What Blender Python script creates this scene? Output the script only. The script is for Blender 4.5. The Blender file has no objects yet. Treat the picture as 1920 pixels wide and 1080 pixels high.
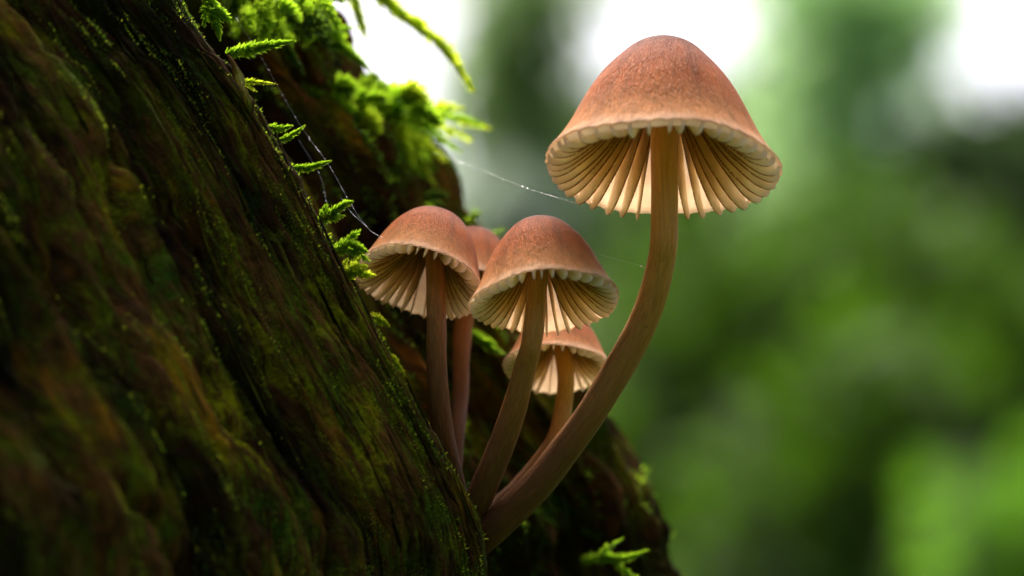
import bpy, math, random
import numpy as np
from mathutils import Vector

# ------------------------------------------------------------------ camera, sky, sun, exposure
R = math.radians
rng = np.random.default_rng(7)
random.seed(7)
scene = bpy.context.scene
C = scene.collection

DIST = 0.41                       # focus distance in metres
KPX = 0.112 / 1920                # metres per photo pixel in the plane at DIST
PITCH = R(18)
CAM = np.array([0.0, 0.0, 0.24])
cam_d = bpy.data.cameras.new('camera')
cam = bpy.data.objects.new('camera', cam_d)
C.objects.link(cam)
cam.location = CAM
cam.rotation_euler = (R(90) + PITCH, 0, 0)
cam_d.sensor_width = 36
cam_d.lens = 36 * DIST / 0.112
cam_d.clip_start = 0.01
cam_d.clip_end = 1000
cam_d.dof.use_dof = True
cam_d.dof.focus_distance = DIST + 0.004
cam_d.dof.aperture_fstop = cam_d.lens / 9.0
scene.camera = cam

SUN_EL, SUN_AZ = R(68), R(-25)    # azimuth from +Y towards +X: high and veiled, a little behind the log
world = bpy.data.worlds.new('World')
scene.world = world
world.use_nodes = True
wn = world.node_tree
sky = wn.nodes.new('ShaderNodeTexSky')
sky.sky_type = 'NISHITA'
sky.sun_disc = False
sky.sun_elevation = SUN_EL
sky.sun_rotation = SUN_AZ
sky.air_density = 0.35
sky.dust_density = 8.0
sky.ozone_density = 0.4
wn.nodes['Background'].inputs['Strength'].default_value = 0.12
wn.links.new(sky.outputs[0], wn.nodes['Background'].inputs[0])

sun_d = bpy.data.lights.new('sun', 'SUN')
sun = bpy.data.objects.new('sun', sun_d)
C.objects.link(sun)
sun_d.energy = 1.2
sun_d.angle = R(30)
sun_d.color = (1.0, 0.95, 0.86)
sv = Vector((math.sin(SUN_AZ) * math.cos(SUN_EL), math.cos(SUN_AZ) * math.cos(SUN_EL), math.sin(SUN_EL)))
sun.rotation_euler = (-sv).to_track_quat('-Z', 'Y').to_euler()

scene.view_settings.view_transform = 'Standard'
scene.view_settings.look = 'None'
scene.view_settings.gamma = 1
scene.view_settings.exposure = 2.2
scene.render.engine = 'CYCLES'
scene.cycles.use_denoising = True
scene.cycles.max_bounces = 10
scene.cycles.diffuse_bounces = 5
scene.cycles.transmission_bounces = 6
scene.cycles.sample_clamp_indirect = 8

# ------------------------------------------------------------------ helpers
CP, SP = math.cos(PITCH), math.sin(PITCH)
FWD = np.array([0, CP, SP]); UPV = np.array([0, -SP, CP]); RGT = np.array([1.0, 0, 0])


def P(px, py, d):
    """photo pixel + depth d (metres behind the focus distance) -> world point(s)"""
    px = np.asarray(px, float); py = np.asarray(py, float); d = np.asarray(d, float)
    s = KPX * (DIST + d) / DIST
    return (CAM + ((px - 960) * s)[..., None] * RGT - ((py - 540) * s)[..., None] * UPV
            + (DIST + d)[..., None] * FWD)


def mesh(name, verts, faces, mats, parent=None, smooth=True, uv=None, attr=None, fmat=None, origin=None):
    verts = np.asarray(verts, float)
    if origin is not None:
        verts = verts - origin
    me = bpy.data.meshes.new(name)
    if isinstance(faces, np.ndarray):
        nf, k = faces.shape
        me.vertices.add(len(verts)); me.vertices.foreach_set('co', verts.ravel())
        me.loops.add(nf * k); me.loops.foreach_set('vertex_index', faces.ravel().astype(np.int32))
        me.polygons.add(nf); me.polygons.foreach_set('loop_start', np.arange(0, nf * k, k, dtype=np.int32))
        me.update(calc_edges=True)
    else:
        me.from_pydata(verts.tolist(), [], faces)
    if uv is not None:
        lay = me.uv_layers.new(name='UVMap')
        li = np.empty(len(me.loops), np.int32); me.loops.foreach_get('vertex_index', li)
        lay.data.foreach_set('uv', np.asarray(uv, np.float32)[li].ravel())
    if attr:
        for k, v in attr.items():
            a = me.attributes.new(k, 'FLOAT', 'POINT')
            a.data.foreach_set('value', np.asarray(v, np.float32))
    for m in (mats if isinstance(mats, (list, tuple)) else [mats]):
        me.materials.append(m)
    if fmat is not None:
        me.polygons.foreach_set('material_index', np.asarray(fmat, np.int32))
    me.polygons.foreach_set('use_smooth', np.full(len(me.polygons), smooth))
    me.validate()
    o = bpy.data.objects.new(name, me)
    C.objects.link(o)
    if parent is not None:
        o.parent = parent
    elif origin is not None:
        o.location = origin
    return o


def empty(name, loc, label, cat, group=None):
    o = bpy.data.objects.new(name, None)
    o.empty_display_size = 0.005
    C.objects.link(o)
    o.location = loc
    tag(o, label, cat, group)
    return o


def tag(o, label, cat=None, group=None, kind=None):
    o['label'] = label
    if cat: o['category'] = cat
    if group: o['group'] = group
    if kind: o['kind'] = kind
    return o


def grid_faces(n, m, wrap=False):
    i = np.arange(n - 1)[:, None]
    j = np.arange(m if wrap else m - 1)[None, :]
    j2 = (j + 1) % m
    return np.stack([i * m + j, i * m + j2, (i + 1) * m + j2, (i + 1) * m + j], -1).reshape(-1, 4)


def pn(x, y, seed=0):
    """2D gradient noise, about -0.7..0.7"""
    x = np.asarray(x, float); y = np.asarray(y, float)
    xi = np.floor(x).astype(np.int64); yi = np.floor(y).astype(np.int64)
    xf = x - xi; yf = y - yi

    def g(ix, iy, dx, dy):
        h = (ix * 374761393 + iy * 668265263 + seed * 982451653) & 0xffffffff
        h = ((h ^ (h >> 13)) * 1274126177) & 0xffffffff
        h = h ^ (h >> 16)
        a = (h & 0xffff) / 65536.0 * 2 * math.pi
        return np.cos(a) * dx + np.sin(a) * dy
    u = xf * xf * xf * (xf * (xf * 6 - 15) + 10); v = yf * yf * yf * (yf * (yf * 6 - 15) + 10)
    a = g(xi, yi, xf, yf); b = g(xi + 1, yi, xf - 1, yf)
    c = g(xi, yi + 1, xf, yf - 1); d = g(xi + 1, yi + 1, xf - 1, yf - 1)
    return (a + (b - a) * u) * (1 - v) + (c + (d - c) * u) * v


def fbm(x, y, seed=0, oct=4):
    t = 0; a = 1.0
    for k in range(oct):
        t = t + a * pn(x * 2 ** k, y * 2 ** k, seed + k * 17); a *= 0.5
    return t


def sstep(a, b, x):
    t = np.clip((x - a) / (b - a), 0, 1)
    return t * t * (3 - 2 * t)


def catmull(pts, n):
    """smooth curve through control points (k,c) -> n samples"""
    pts = np.asarray(pts, float)
    p = np.vstack([2 * pts[0] - pts[1], pts, 2 * pts[-1] - pts[-2]])
    t = np.linspace(0, len(pts) - 1 - 1e-9, n)
    i = t.astype(int); f = (t - i)[:, None]
    p0, p1, p2, p3 = p[i], p[i + 1], p[i + 2], p[i + 3]
    return 0.5 * (2 * p1 + (p2 - p0) * f + (2 * p0 - 5 * p1 + 4 * p2 - p3) * f ** 2 + (3 * p1 - p0 - 3 * p2 + p3) * f ** 3)


def tube(path, rad, seg=20, cap=True, wob=0.0, seed=0):
    path = np.asarray(path, float); n = len(path)
    rad = np.asarray(rad, float) * np.ones(n)
    T = np.gradient(path, axis=0); T /= np.linalg.norm(T, axis=1)[:, None]
    ref = np.array([1.0, 0.13, 0.07])
    if abs(T[0] @ ref) > 0.9: ref = np.array([0.1, 1.0, 0.2])
    N = np.cross(T, ref); N /= np.linalg.norm(N, axis=1)[:, None]
    B = np.cross(T, N)
    a = np.arange(seg) / seg * 2 * math.pi
    rr = rad[:, None] * np.ones(seg)
    if wob:
        rr = rr * (1 + wob * fbm(np.cos(a)[None, :] * 1.3 + seed, np.arange(n)[:, None] * 0.06 + np.sin(a)[None, :] * 1.3, seed, 3))
    V = path[:, None, :] + rr[..., None] * (np.cos(a)[None, :, None] * N[:, None, :] + np.sin(a)[None, :, None] * B[:, None, :])
    ar = np.arange(n)[:, None] / (n - 1) * np.ones(seg)
    uv = np.stack([np.ones((n, 1)) * a / (2 * math.pi), ar], -1).reshape(-1, 2)
    F = grid_faces(n, seg, True)
    V = V.reshape(-1, 3)
    if cap:
        V = np.vstack([V, path[:1], path[-1:]])
        uv = np.vstack([uv, [[.5, 0], [.5, 1]]])
        j = np.arange(seg); j2 = (j + 1) % seg
        c0 = len(V) - 2
        F = F.tolist() + [[c0, b, a_] for a_, b in zip(j, j2)] + [[c0 + 1, (n - 1) * seg + a_, (n - 1) * seg + b] for a_, b in zip(j, j2)]
        F = [[int(x) for x in f] for f in F]
    return V, F, uv


# ------------------------------------------------------------------ material helpers
def new_mat(name):
    m = bpy.data.materials.new(name); m.use_nodes = True
    nt = m.node_tree
    nt.nodes.clear()
    out = nt.nodes.new('ShaderNodeOutputMaterial')
    return m, nt, out


class N:
    def __init__(s, nt): s.nt = nt
    def n(s, typ, ins=None, **props):
        nd = s.nt.nodes.new(typ)
        for k, v in props.items(): setattr(nd, k, v)
        for k, v in (ins or {}).items():
            if isinstance(v, bpy.types.NodeSocket): s.nt.links.new(v, nd.inputs[k])
            else: nd.inputs[k].default_value = v
        return nd
    def uv(s): return s.n('ShaderNodeTexCoord').outputs['UV']
    def obj(s): return s.n('ShaderNodeTexCoord').outputs['Object']
    def map(s, vec, scale): return s.n('ShaderNodeMapping', {'Vector': vec, 'Scale': scale}).outputs[0]
    def noise(s, vec, scale, detail=4, rough=0.55, dist=0.0):
        return s.n('ShaderNodeTexNoise', {'Vector': vec, 'Scale': scale, 'Detail': detail, 'Roughness': rough, 'Distortion': dist}).outputs['Fac']
    def ramp(s, fac, stops, interp='LINEAR'):
        r = s.n('ShaderNodeValToRGB', {'Fac': fac}); e = r.color_ramp.elements
        r.color_ramp.interpolation = interp
        while len(e) < len(stops): e.new(0.5)
        for el, (p, c) in zip(e, stops):
            el.position = p; el.color = (*c, 1) if len(c) == 3 else c
        return r.outputs['Color']
    def mask(s, fac, a, b):
        return s.n('ShaderNodeMapRange', {'Value': fac, 'From Min': a, 'From Max': b}, interpolation_type='SMOOTHSTEP').outputs[0]
    def mix(s, fac, a, b, mode='MIX'):
        m = s.n('ShaderNodeMix', data_type='RGBA', blend_type=mode)
        for k, v in ((0, fac), (6, a), (7, b)):
            if isinstance(v, bpy.types.NodeSocket): s.nt.links.new(v, m.inputs[k])
            else: m.inputs[k].default_value = v if k == 0 else (*v, 1)
        return m.outputs[2]
    def math(s, op, a, b=0.0):
        return s.n('ShaderNodeMath', {0: a, 1: b}, operation=op).outputs[0]
    def bump(s, h, strength, dist):
        return s.n('ShaderNodeBump', {'Height': h, 'Strength': strength, 'Distance': dist}).outputs[0]
    def attr(s, name): return s.n('ShaderNodeAttribute', attribute_name=name).outputs['Fac']
    def principled(s, **k):
        ins = {kk.replace('_', ' '): v for kk, v in k.items()}
        for kk, v in list(ins.items()):
            if isinstance(v, tuple) and len(v) == 3 and kk in ('Base Color', 'Sheen Tint'): ins[kk] = (*v, 1)
        return s.n('ShaderNodeBsdfPrincipled', ins).outputs[0]
    def link(s, a, b): s.nt.links.new(a, b)


def with_translucent(N_, surf, col, fac, normal=None):
    t = N_.n('ShaderNodeBsdfTranslucent')
    if isinstance(col, bpy.types.NodeSocket): N_.link(col, t.inputs[0])
    else: t.inputs[0].default_value = (*col, 1)
    if normal is not None: N_.link(normal, t.inputs['Normal'])
    m = N_.n('ShaderNodeMixShader')
    if isinstance(fac, bpy.types.NodeSocket): N_.link(fac, m.inputs[0])
    else: m.inputs[0].default_value = fac
    N_.link(surf, m.inputs[1]); N_.link(t.outputs[0], m.inputs[2])
    return m.outputs[0]


def leaf_mat(name, c0, c1, trans, scale=600, rough=0.45, tcol=None, tfac=0.5, spec=0.12):
    m, nt, out = new_mat(name); q = N(nt)
    f = q.noise(q.obj(), scale, 3)
    col = q.ramp(f, [(0.3, c0), (0.7, c1)])
    tc = q.mix(1.0, col, tcol or trans, 'MULTIPLY') if tcol else q.mix(0.0, trans, trans)
    s = q.principled(Base_Color=col, Roughness=rough, Specular_IOR_Level=spec)
    q.link(with_translucent(q, s, tc, tfac), out.inputs[0])
    return m


# ------------------------------------------------------------------ wood material
def wood_material(name, u_tint):
    """u,v of the UV map: across / along the grain in thousands of photo pixels (about 58 mm each)"""
    m, nt, out = new_mat(name); q = N(nt)
    uv = q.uv()
    wv = q.n('ShaderNodeVectorMath', {0: uv, 1: q.n('ShaderNodeVectorMath', {0: q.n('ShaderNodeTexNoise', {'Vector': q.map(uv, (6, 2, 1)), 'Scale': 1.0, 'Detail': 3}).outputs['Color'], 'Scale': 0.03}, operation='SCALE').outputs[0]}, operation='ADD').outputs[0]
    fib = q.noise(q.map(wv, (160, 9, 1)), 1.0, 6, 0.65)
    strand = q.noise(q.map(wv, (45, 3.5, 1)), 1.0, 5, 0.6)
    patch = q.noise(q.map(wv, (9, 2.6, 1)), 1.0, 4, 0.55)
    patch2 = q.noise(q.map(wv, (13, 4.0, 3.3)), 1.0, 4, 0.6)
    fine = q.noise(q.map(wv, (260, 110, 1)), 1.0, 4, 0.65)
    col = q.ramp(strand, [(0.30, (0.016, 0.010, 0.006)), (0.45, (0.090, 0.042, 0.014)), (0.58, (0.19, 0.078, 0.020)), (0.75, (0.12, 0.075, 0.024))])
    col = q.mix(q.mask(patch2, 0.50, 0.62), col, (0.14, 0.060, 0.020))           # red brown rot
    orange = q.math('MULTIPLY', q.mask(q.noise(q.map(wv, (11, 3.0, 7.7)), 1.0, 4, 0.6), 0.555, 0.68), q.mask(fib, 0.40, 0.58))
    col = q.mix(q.mask(fib, 0.60, 0.42), q.mix(1.0, col, (0.45, 0.45, 0.45), 'MULTIPLY'), col)
    mo = q.noise(q.map(wv, (18, 5.5, 5.1)), 1.0, 6, 0.68)
    mossm = q.math('MULTIPLY', q.mask(mo, 0.395, 0.54), q.mask(q.noise(q.map(wv, (110, 14, 1)), 1.0, 5, 0.65), 0.38, 0.58))
    mossc = q.ramp(q.noise(q.map(wv, (10, 4, 9.0)), 1.0, 3), [(0.3, (0.040, 0.095, 0.010)), (0.5, (0.13, 0.155, 0.008)), (0.66, (0.34, 0.31, 0.006))])
    mossc = q.mix(1.0, mossc, q.ramp(fine, [(0.3, (0.45, 0.45, 0.45)), (0.7, (1.3, 1.3, 1.3))]), 'MULTIPLY')
    col = q.mix(mossm, col, mossc)
    col = q.mix(q.math('MULTIPLY', orange, 0.6), col, (0.50, 0.20, 0.012))
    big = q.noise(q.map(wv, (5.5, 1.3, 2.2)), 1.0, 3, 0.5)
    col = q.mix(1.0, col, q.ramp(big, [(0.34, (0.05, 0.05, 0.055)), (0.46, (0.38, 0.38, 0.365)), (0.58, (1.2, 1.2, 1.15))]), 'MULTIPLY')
    h = q.math('ADD', q.math('MULTIPLY', fib, 0.7), q.math('ADD', q.math('MULTIPLY', fine, 0.45), q.math('MULTIPLY', mossm, 0.35)))
    bmp = q.bump(h, 1.0, 0.0013)
    rough = q.ramp(patch, [(0.35, (0.65,) * 3), (0.6, (0.9,) * 3)])
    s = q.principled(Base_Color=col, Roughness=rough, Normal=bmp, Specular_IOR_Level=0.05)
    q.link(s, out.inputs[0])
    return m


M = {}
M['wood'] = wood_material('rotten_wood', 0)

# ------------------------------------------------------------------ ground with wooded slope behind
def ground_z(x, y):
    rise = sstep(6.5, 30, y) * 10.0 + np.clip(y - 30, 0, 200) * 0.12
    side = sstep(6, 40, np.abs(x)) * 2.0
    return rise + side * sstep(2, 14, y) + 0.03 * fbm(x * 0.9, y * 0.9, 3) * np.clip(np.hypot(x, y), 0.2, 4)


def build_ground():
    t = np.linspace(-1, 1, 161)
    xs = np.sign(t) * np.abs(t) ** 2.6 * 220
    ys = np.sign(t) * np.abs(t) ** 2.6 * 220
    X, Y = np.meshgrid(xs, ys, indexing='xy')
    Z = ground_z(X, Y)
    m, nt, out = new_mat('forest_floor'); q = N(nt)
    o = q.obj()
    f = q.noise(o, 1.1, 6, 0.6)
    l = q.noise(o, 40, 4, 0.7)
    col = q.ramp(f, [(0.36, (0.015, 0.030, 0.003)), (0.5, (0.022, 0.046, 0.004)), (0.66, (0.028, 0.060, 0.005))])
    col = q.mix(q.mask(l, 0.5, 0.7), col, (0.022, 0.034, 0.005))
    s = q.principled(Base_Color=col, Roughness=0.9, Normal=q.bump(l, 0.8, 0.03), Specular_IOR_Level=0.02)
    q.link(s, out.inputs[0])
    g = mesh('ground', np.stack([X, Y, Z], -1).reshape(-1, 3), grid_faces(161, 161), m)
    tag(g, 'forest floor with leaf litter rising to a green wooded slope', kind='structure')


build_ground()

# ------------------------------------------------------------------ the rotten trunk
YF = [-6000, -2500, -900, -400, -200, 0, 40, 70, 100, 110, 122, 140, 180, 230, 330, 430, 520, 600, 650, 700, 760, 800, 870, 950, 1000, 1080, 1250, 2500, 7600]
XF = [-2300, -950, -180, 95, 215, 335, 362, 384, 402, 412, 432, 444, 470, 500, 560, 608, 652, 697, 722, 748, 782, 806, 846, 888, 906, 916, 935, 1250, 2300]
YB = [-6000, -2500, -900, -300, 0, 60, 110, 170, 210, 260, 310, 380, 440, 560, 650, 740, 800, 860, 930, 1000, 1080, 1250, 2500, 7600]
XB = [-2000, -700, 130, 420, 560, 600, 618, 630, 672, 745, 770, 812, 846, 925, 985, 1058, 1106, 1150, 1198, 1222, 1236, 1254, 1560, 2600]


def edge_f(y):
    y = np.asarray(y, float)
    return np.interp(y, YF, XF)


def jag_f(y):
    return 7 * fbm(y / 60, y * 0 + 3.3, 5, 4) + 3 * pn(y / 9, y * 0 + .7, 6)


def edge_b(y):
    y = np.asarray(y, float)
    return np.interp(y, YB, XB)


def jag_b(y):
    return 16 * fbm(y / 90, y * 0 + 1.3, 15, 4)


CTRL = [  # (reference edge, dx in photo pixels, depth mm, samples on the way to the next)
    ('F', -1900, 40, 10), ('F', -1500, -36, 24), ('F', -1000, -52, 120), ('F', -600, -31, 120), ('F', -300, -13, 96),
    ('F', -100, -3.6, 50), ('F', -22, -0.6, 16), ('F', 0, 1.4, 12), ('F', -10, 5, 12), ('F', -42, 15, 10), ('F', -50, 25, 12),
    ('G', 0.05, 32, 60), ('G', 0.45, 39, 60), ('G', 0.82, 42, 34), ('B', 0, 50, 26), ('B', -46, 64, 14), ('B', -300, 105, 10), ('B', -900, 145, 8), ('F', -1600, 115, 8)]


def trunk_rows(ys):
    xf, xb = edge_f(ys), edge_b(ys)
    base = 1 + 0.5 * sstep(2500, 7600, ys)
    cp = []
    for ref, dx, d, n in CTRL:
        if ref == 'F': x = xf + dx * base
        elif ref == 'B': x = xb + dx * base
        else: x = xf + dx * (xb - xf)
        cp.append(np.stack([x, d * np.ones_like(ys)], -1))
    return np.stack(cp, 1)          # rows, ctrl, 2


def build_trunk():
    ys = np.concatenate([np.linspace(-6000, -500, 34), np.linspace(-440, -70, 40), np.linspace(-62, 1142, 420), np.linspace(1170, 1500, 24), np.linspace(1600, 7600, 30)])
    cp = trunk_rows(ys)
    nC = len(CTRL)
    cols, seg = [], []
    for i, (_, _, _, n) in enumerate(CTRL):
        p0, p1, p2, p3 = (cp[:, (i + k - 1) % nC] for k in range(4))
        for f in np.arange(n) / n:
            t = f
            c = 0.5 * (2 * p1 + (p2 - p0) * t + (2 * p0 - 5 * p1 + 4 * p2 - p3) * t * t + (3 * p1 - p0 - 3 * p2 + p3) * t ** 3)
            cols.append(c); seg.append(i + f)
    G = np.stack(cols, 1)           # rows, cols, (x px, depth mm)
    seg = np.array(seg)
    n, m_ = G.shape[:2]
    Yg = ys[:, None] * np.ones(m_)
    G[..., 0] += jag_f(ys)[:, None] * np.exp(-((seg - 7) / .6) ** 2)[None, :] + jag_b(ys)[:, None] * np.exp(-((seg - 14) / .6) ** 2)[None, :]
    W = P(G[..., 0], Yg, G[..., 1] / 1000)
    # across-grain coordinate: arc length from the front edge in photo pixels, using a middle row
    mid = np.argmin(np.abs(ys - 540))
    dl = np.linalg.norm(np.diff(W[mid], axis=0), axis=1) / KPX
    arc = np.concatenate([[0], np.cumsum(dl)])
    arc = arc - arc[np.argmin(np.abs(seg - 7))]
    u = arc[None, :] * np.ones((n, 1)); v = Yg * 1.15
    # normals of the smooth form
    du = np.roll(W, -1, 1) - np.roll(W, 1, 1)
    dv = np.gradient(W, axis=0)
    Nn = np.cross(du, dv); Nn /= np.linalg.norm(Nn, axis=2)[..., None] + 1e-12
    if np.mean((Nn[:, :100] @ FWD)) > 0: Nn = -Nn
    up = u + 9 * fbm(u / 160, v / 620, 1, 3) + 2 * fbm(u / 40, v / 160, 2, 3)
    front = sstep(7.6, 6.9, seg)[None, :] * np.ones((n, 1))
    back = 1 - front
    left = sstep(-120, -480, u) * front
    h = 1.6 * fbm(up / 170, v / 1000, 21, 3)
    g1 = np.abs(pn(up / 58, v / 800, 31)); h -= 1.7 * np.exp(-(g1 / 0.05) ** 2) * sstep(-.25, .15, pn(up / 130, v / 420, 32))
    g2 = np.abs(pn(up / 20, v / 460, 33)); h -= 0.8 * np.exp(-(g2 / 0.10) ** 2)
    st = pn(up / 70, v / 640, 35) + 0.18 * pn(up / 18, v / 160, 36)
    h += 0.7 * sstep(0.02, 0.12, st) + 0.6 * sstep(0.26, 0.36, st) - 0.6 * sstep(-0.13, -0.25, st)
    h += 0.60 * fbm(up / 15, v / 380, 41, 4) + 0.30 * fbm(up / 6, v / 200, 43, 3)
    h += left * (1.8 * fbm(up / 130, v / 800, 51, 3) - 2.6 * np.exp(-(pn(up / 95, v / 620, 53) / .09) ** 2))
    h += 0.42 * fbm(u / 13, v / 30, 55, 3) * sstep(-.15, .25, fbm(u / 70, v / 240, 56, 3)) + left * 0.6 * fbm(up / 30, v / 170, 57, 4)
    # hollow and far wall: deeper splits, ragged ridges
    hb = 4.5 * fbm(up / 90, v / 640, 61, 3) - 6.0 * np.exp(-(pn(up / 60, v / 600, 63) / 0.10) ** 2) + 1.1 * fbm(up / 18, v / 150, 65, 4) + 2.2 * sstep(0.05, 0.15, pn(up / 48, v / 400, 67))
    taper = 0.12 + 0.88 * sstep(2, 60, np.abs(u))
    hb = hb * (0.10 + 0.90 * sstep(9.8, 11.6, seg)[None, :])
    h = (front * h + back * hb) * taper
    W = W + Nn * (h / 1000)[..., None]
    uv = np.stack([(u + 4000) / 1000, v / 1000 + 5], -1).reshape(-1, 2)
    V = W.reshape(-1, 3)
    F = grid_faces(n, m_, True)
    # jagged broken top, closed below ground
    org = np.array([W[-1, :, 0].mean(), W[-1, :, 1].mean(), 0.0])
    top = W[0].mean(0) - np.array([0, 0, 0.03])
    V = np.vstack([V, top[None], W[-1].mean(0)[None]])
    uv = np.vstack([uv, [[4, 0], [4, 9]]])
    j = np.arange(m_); j2 = (j + 1) % m_
    extra_t = np.stack([np.full(m_, n * m_), j2, j], -1)
    extra_b = np.stack([np.full(m_, n * m_ + 1), (n - 1) * m_ + j, (n - 1) * m_ + j2], -1)
    root = empty('mossy_log', org, 'dark rotten mossy log leaning beside the mushrooms, with a long split', 'log')
    wood = mesh('wood', V, F, M['wood'], root, uv=uv, origin=org)
    mesh('broken_top', V[extra_t].reshape(-1, 3), np.arange(m_ * 3).reshape(-1, 3), M['wood'], root, smooth=False, uv=uv[extra_t].reshape(-1, 2), origin=org)
    return root, org, W, Nn, ys, seg, u


trunk, TORG, TW, TN, TYS, TSEG, TU = build_trunk()


def trunk_at(px, py, lo=1, hi=6.9):
    """nearest trunk surface point (and normal) to a photo pixel, within part of the cross-section"""
    cols = np.where((TSEG >= lo) & (TSEG <= hi))[0]
    r0 = max(0, np.searchsorted(TYS, py) - 12); r1 = min(len(TYS), r0 + 25)
    Q = TW[r0:r1][:, cols] - CAM
    dep = Q @ FWD
    x = Q @ RGT / dep * DIST / KPX + 960; y = -(Q @ UPV) / dep * DIST / KPX + 540
    k = np.argmin((x - px) ** 2 + (y - py) ** 2)
    i, j = np.unravel_index(k, x.shape)
    return TW[r0 + i, cols[j]], TN[r0 + i, cols[j]], dep[i, j] - DIST


# ------------------------------------------------------------------ mushrooms
def cap_material():
    m, nt, out = new_mat('cap_skin'); q = N(nt)
    uv = q.uv()                        # u = around (0..1), v = 0 apex .. 1 margin
    v = q.n('ShaderNodeSeparateXYZ', {0: uv}).outputs[1]
    fib = q.noise(q.map(uv, (170, 14, 1)), 1.0, 5, 0.65, 0.6)
    fib2 = q.noise(q.map(uv, (300, 40, 1)), 1.0, 4, 0.6, 0.5)
    pat = q.noise(q.obj(), 260, 4, 0.6)
    col = q.ramp(q.math('ADD', v, q.math('MULTIPLY', q.math('SUBTRACT', pat, 0.5), 0.22)),
                 [(0.0, (0.058, 0.030, 0.040)), (0.11, (0.10, 0.036, 0.036)), (0.30, (0.29, 0.064, 0.016)), (0.60, (0.53, 0.128, 0.020)), (0.86, (0.70, 0.27, 0.09)), (1.0, (0.86, 0.60, 0.42))])
    col = q.mix(1.0, col, q.ramp(fib, [(0.3, (0.72, 0.68, 0.66)), (0.7, (1.25, 1.28, 1.3))]), 'MULTIPLY')
    streak = q.noise(q.map(uv, (34, 2.2, 1)), 1.0, 4, 0.6, 0.4)
    col = q.mix(1.0, col, q.ramp(streak, [(0.3, (0.66, 0.58, 0.54)), (0.5, (1.0, 1.0, 1.0)), (0.72, (1.25, 1.26, 1.22))]), 'MULTIPLY')
    rnd = q.n('ShaderNodeObjectInfo').outputs['Random']
    col = q.mix(1.0, col, q.ramp(rnd, [(0.0, (0.84, 0.80, 0.80)), (1.0, (1.10, 1.08, 1.04))]), 'MULTIPLY')
    frost = q.math('MULTIPLY', q.mask(fib2, 0.52, 0.64), q.ramp(v, [(0.0, (0.22,) * 3), (0.35, (0.40,) * 3), (0.8, (0.62,) * 3)]))
    col = q.mix(frost, col, (0.60, 0.31, 0.165))
    hgt = q.math('ADD', fib, q.math('MULTIPLY', fib2, 0.5))
    bmp = q.bump(hgt, 1.0, 0.0006)
    s = q.principled(Base_Color=col, Roughness=0.55, Normal=bmp, Specular_IOR_Level=0.05, Sheen_Weight=0.0, Sheen_Roughness=0.45)
    tc = q.mix(0.78, q.mix(1.0, col, (1.5, 1.5, 1.4), 'MULTIPLY'), (0.96, 0.86, 0.64))
    # the flesh is thick at the crown and thin towards the margin
    thin = q.ramp(v, [(0.0, (0.04,) * 3), (0.3, (0.09,) * 3), (0.6, (0.22,) * 3), (0.85, (0.42,) * 3), (1.0, (0.5,) * 3)])
    q.link(with_translucent(q, s, tc, thin), out.inputs[0])
    return m


def gill_material():
    m, nt, out = new_mat('gill_flesh'); q = N(nt)
    e = q.attr('edge'); t = q.attr('along')
    nz = q.noise(q.obj(), 3800, 3, 0.6)
    nz2 = q.noise(q.obj(), 500, 3, 0.5)
    col = q.ramp(t, [(0.1, (0.72, 0.50, 0.12)), (0.40, (0.82, 0.63, 0.21)), (0.64, (0.91, 0.79, 0.48)), (0.80, (0.95, 0.91, 0.80)), (0.93, (0.95, 0.88, 0.77)), (1.0, (0.90, 0.68, 0.52))])  # whitened near the rim to paint in light glowing through the cap
    col = q.mix(1.0, col, q.ramp(nz2, [(0.3, (0.86, 0.82, 0.76)), (0.7, (1.05, 1.05, 1.05))]), 'MULTIPLY')
    dots = q.math('MULTIPLY', q.mask(e, 0.40, 0.8), q.mask(nz, 0.33, 0.47))
    col = q.mix(dots, col, (0.40, 0.19, 0.065))
    bmp = q.bump(q.noise(q.obj(), 1800, 3), 0.25, 0.0001)
    s = q.principled(Base_Color=col, Roughness=0.5, Normal=bmp, Specular_IOR_Level=0.3)
    q.link(with_translucent(q, s, q.mix(1.0, col, (1.05, 1.07, 1.1), 'MULTIPLY'), 0.62), out.inputs[0])
    return m


def stem_material():
    m, nt, out = new_mat('stem_flesh'); q = N(nt)
    uv = q.uv()
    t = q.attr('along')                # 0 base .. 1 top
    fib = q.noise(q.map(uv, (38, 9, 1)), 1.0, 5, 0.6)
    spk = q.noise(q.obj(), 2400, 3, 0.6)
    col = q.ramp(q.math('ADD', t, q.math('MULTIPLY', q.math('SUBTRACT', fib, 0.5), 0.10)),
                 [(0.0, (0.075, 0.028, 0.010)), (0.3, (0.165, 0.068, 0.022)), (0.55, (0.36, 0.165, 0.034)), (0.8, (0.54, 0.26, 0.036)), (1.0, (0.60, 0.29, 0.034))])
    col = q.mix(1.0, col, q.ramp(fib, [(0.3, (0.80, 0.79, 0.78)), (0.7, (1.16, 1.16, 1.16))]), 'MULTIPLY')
    col = q.mix(q.math('MULTIPLY', q.mask(spk, 0.62, 0.74), 0.5), col, (0.08, 0.03, 0.015))
    bmp = q.bump(q.math('ADD', fib, q.math('MULTIPLY', spk, 0.6)), 0.6, 0.00025)
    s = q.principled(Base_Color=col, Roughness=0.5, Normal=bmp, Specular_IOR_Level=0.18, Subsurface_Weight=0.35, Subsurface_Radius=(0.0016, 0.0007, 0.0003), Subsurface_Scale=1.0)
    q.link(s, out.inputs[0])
    return m


M['cap'] = cap_material(); M['gill'] = gill_material(); M['stem'] = stem_material()

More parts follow.
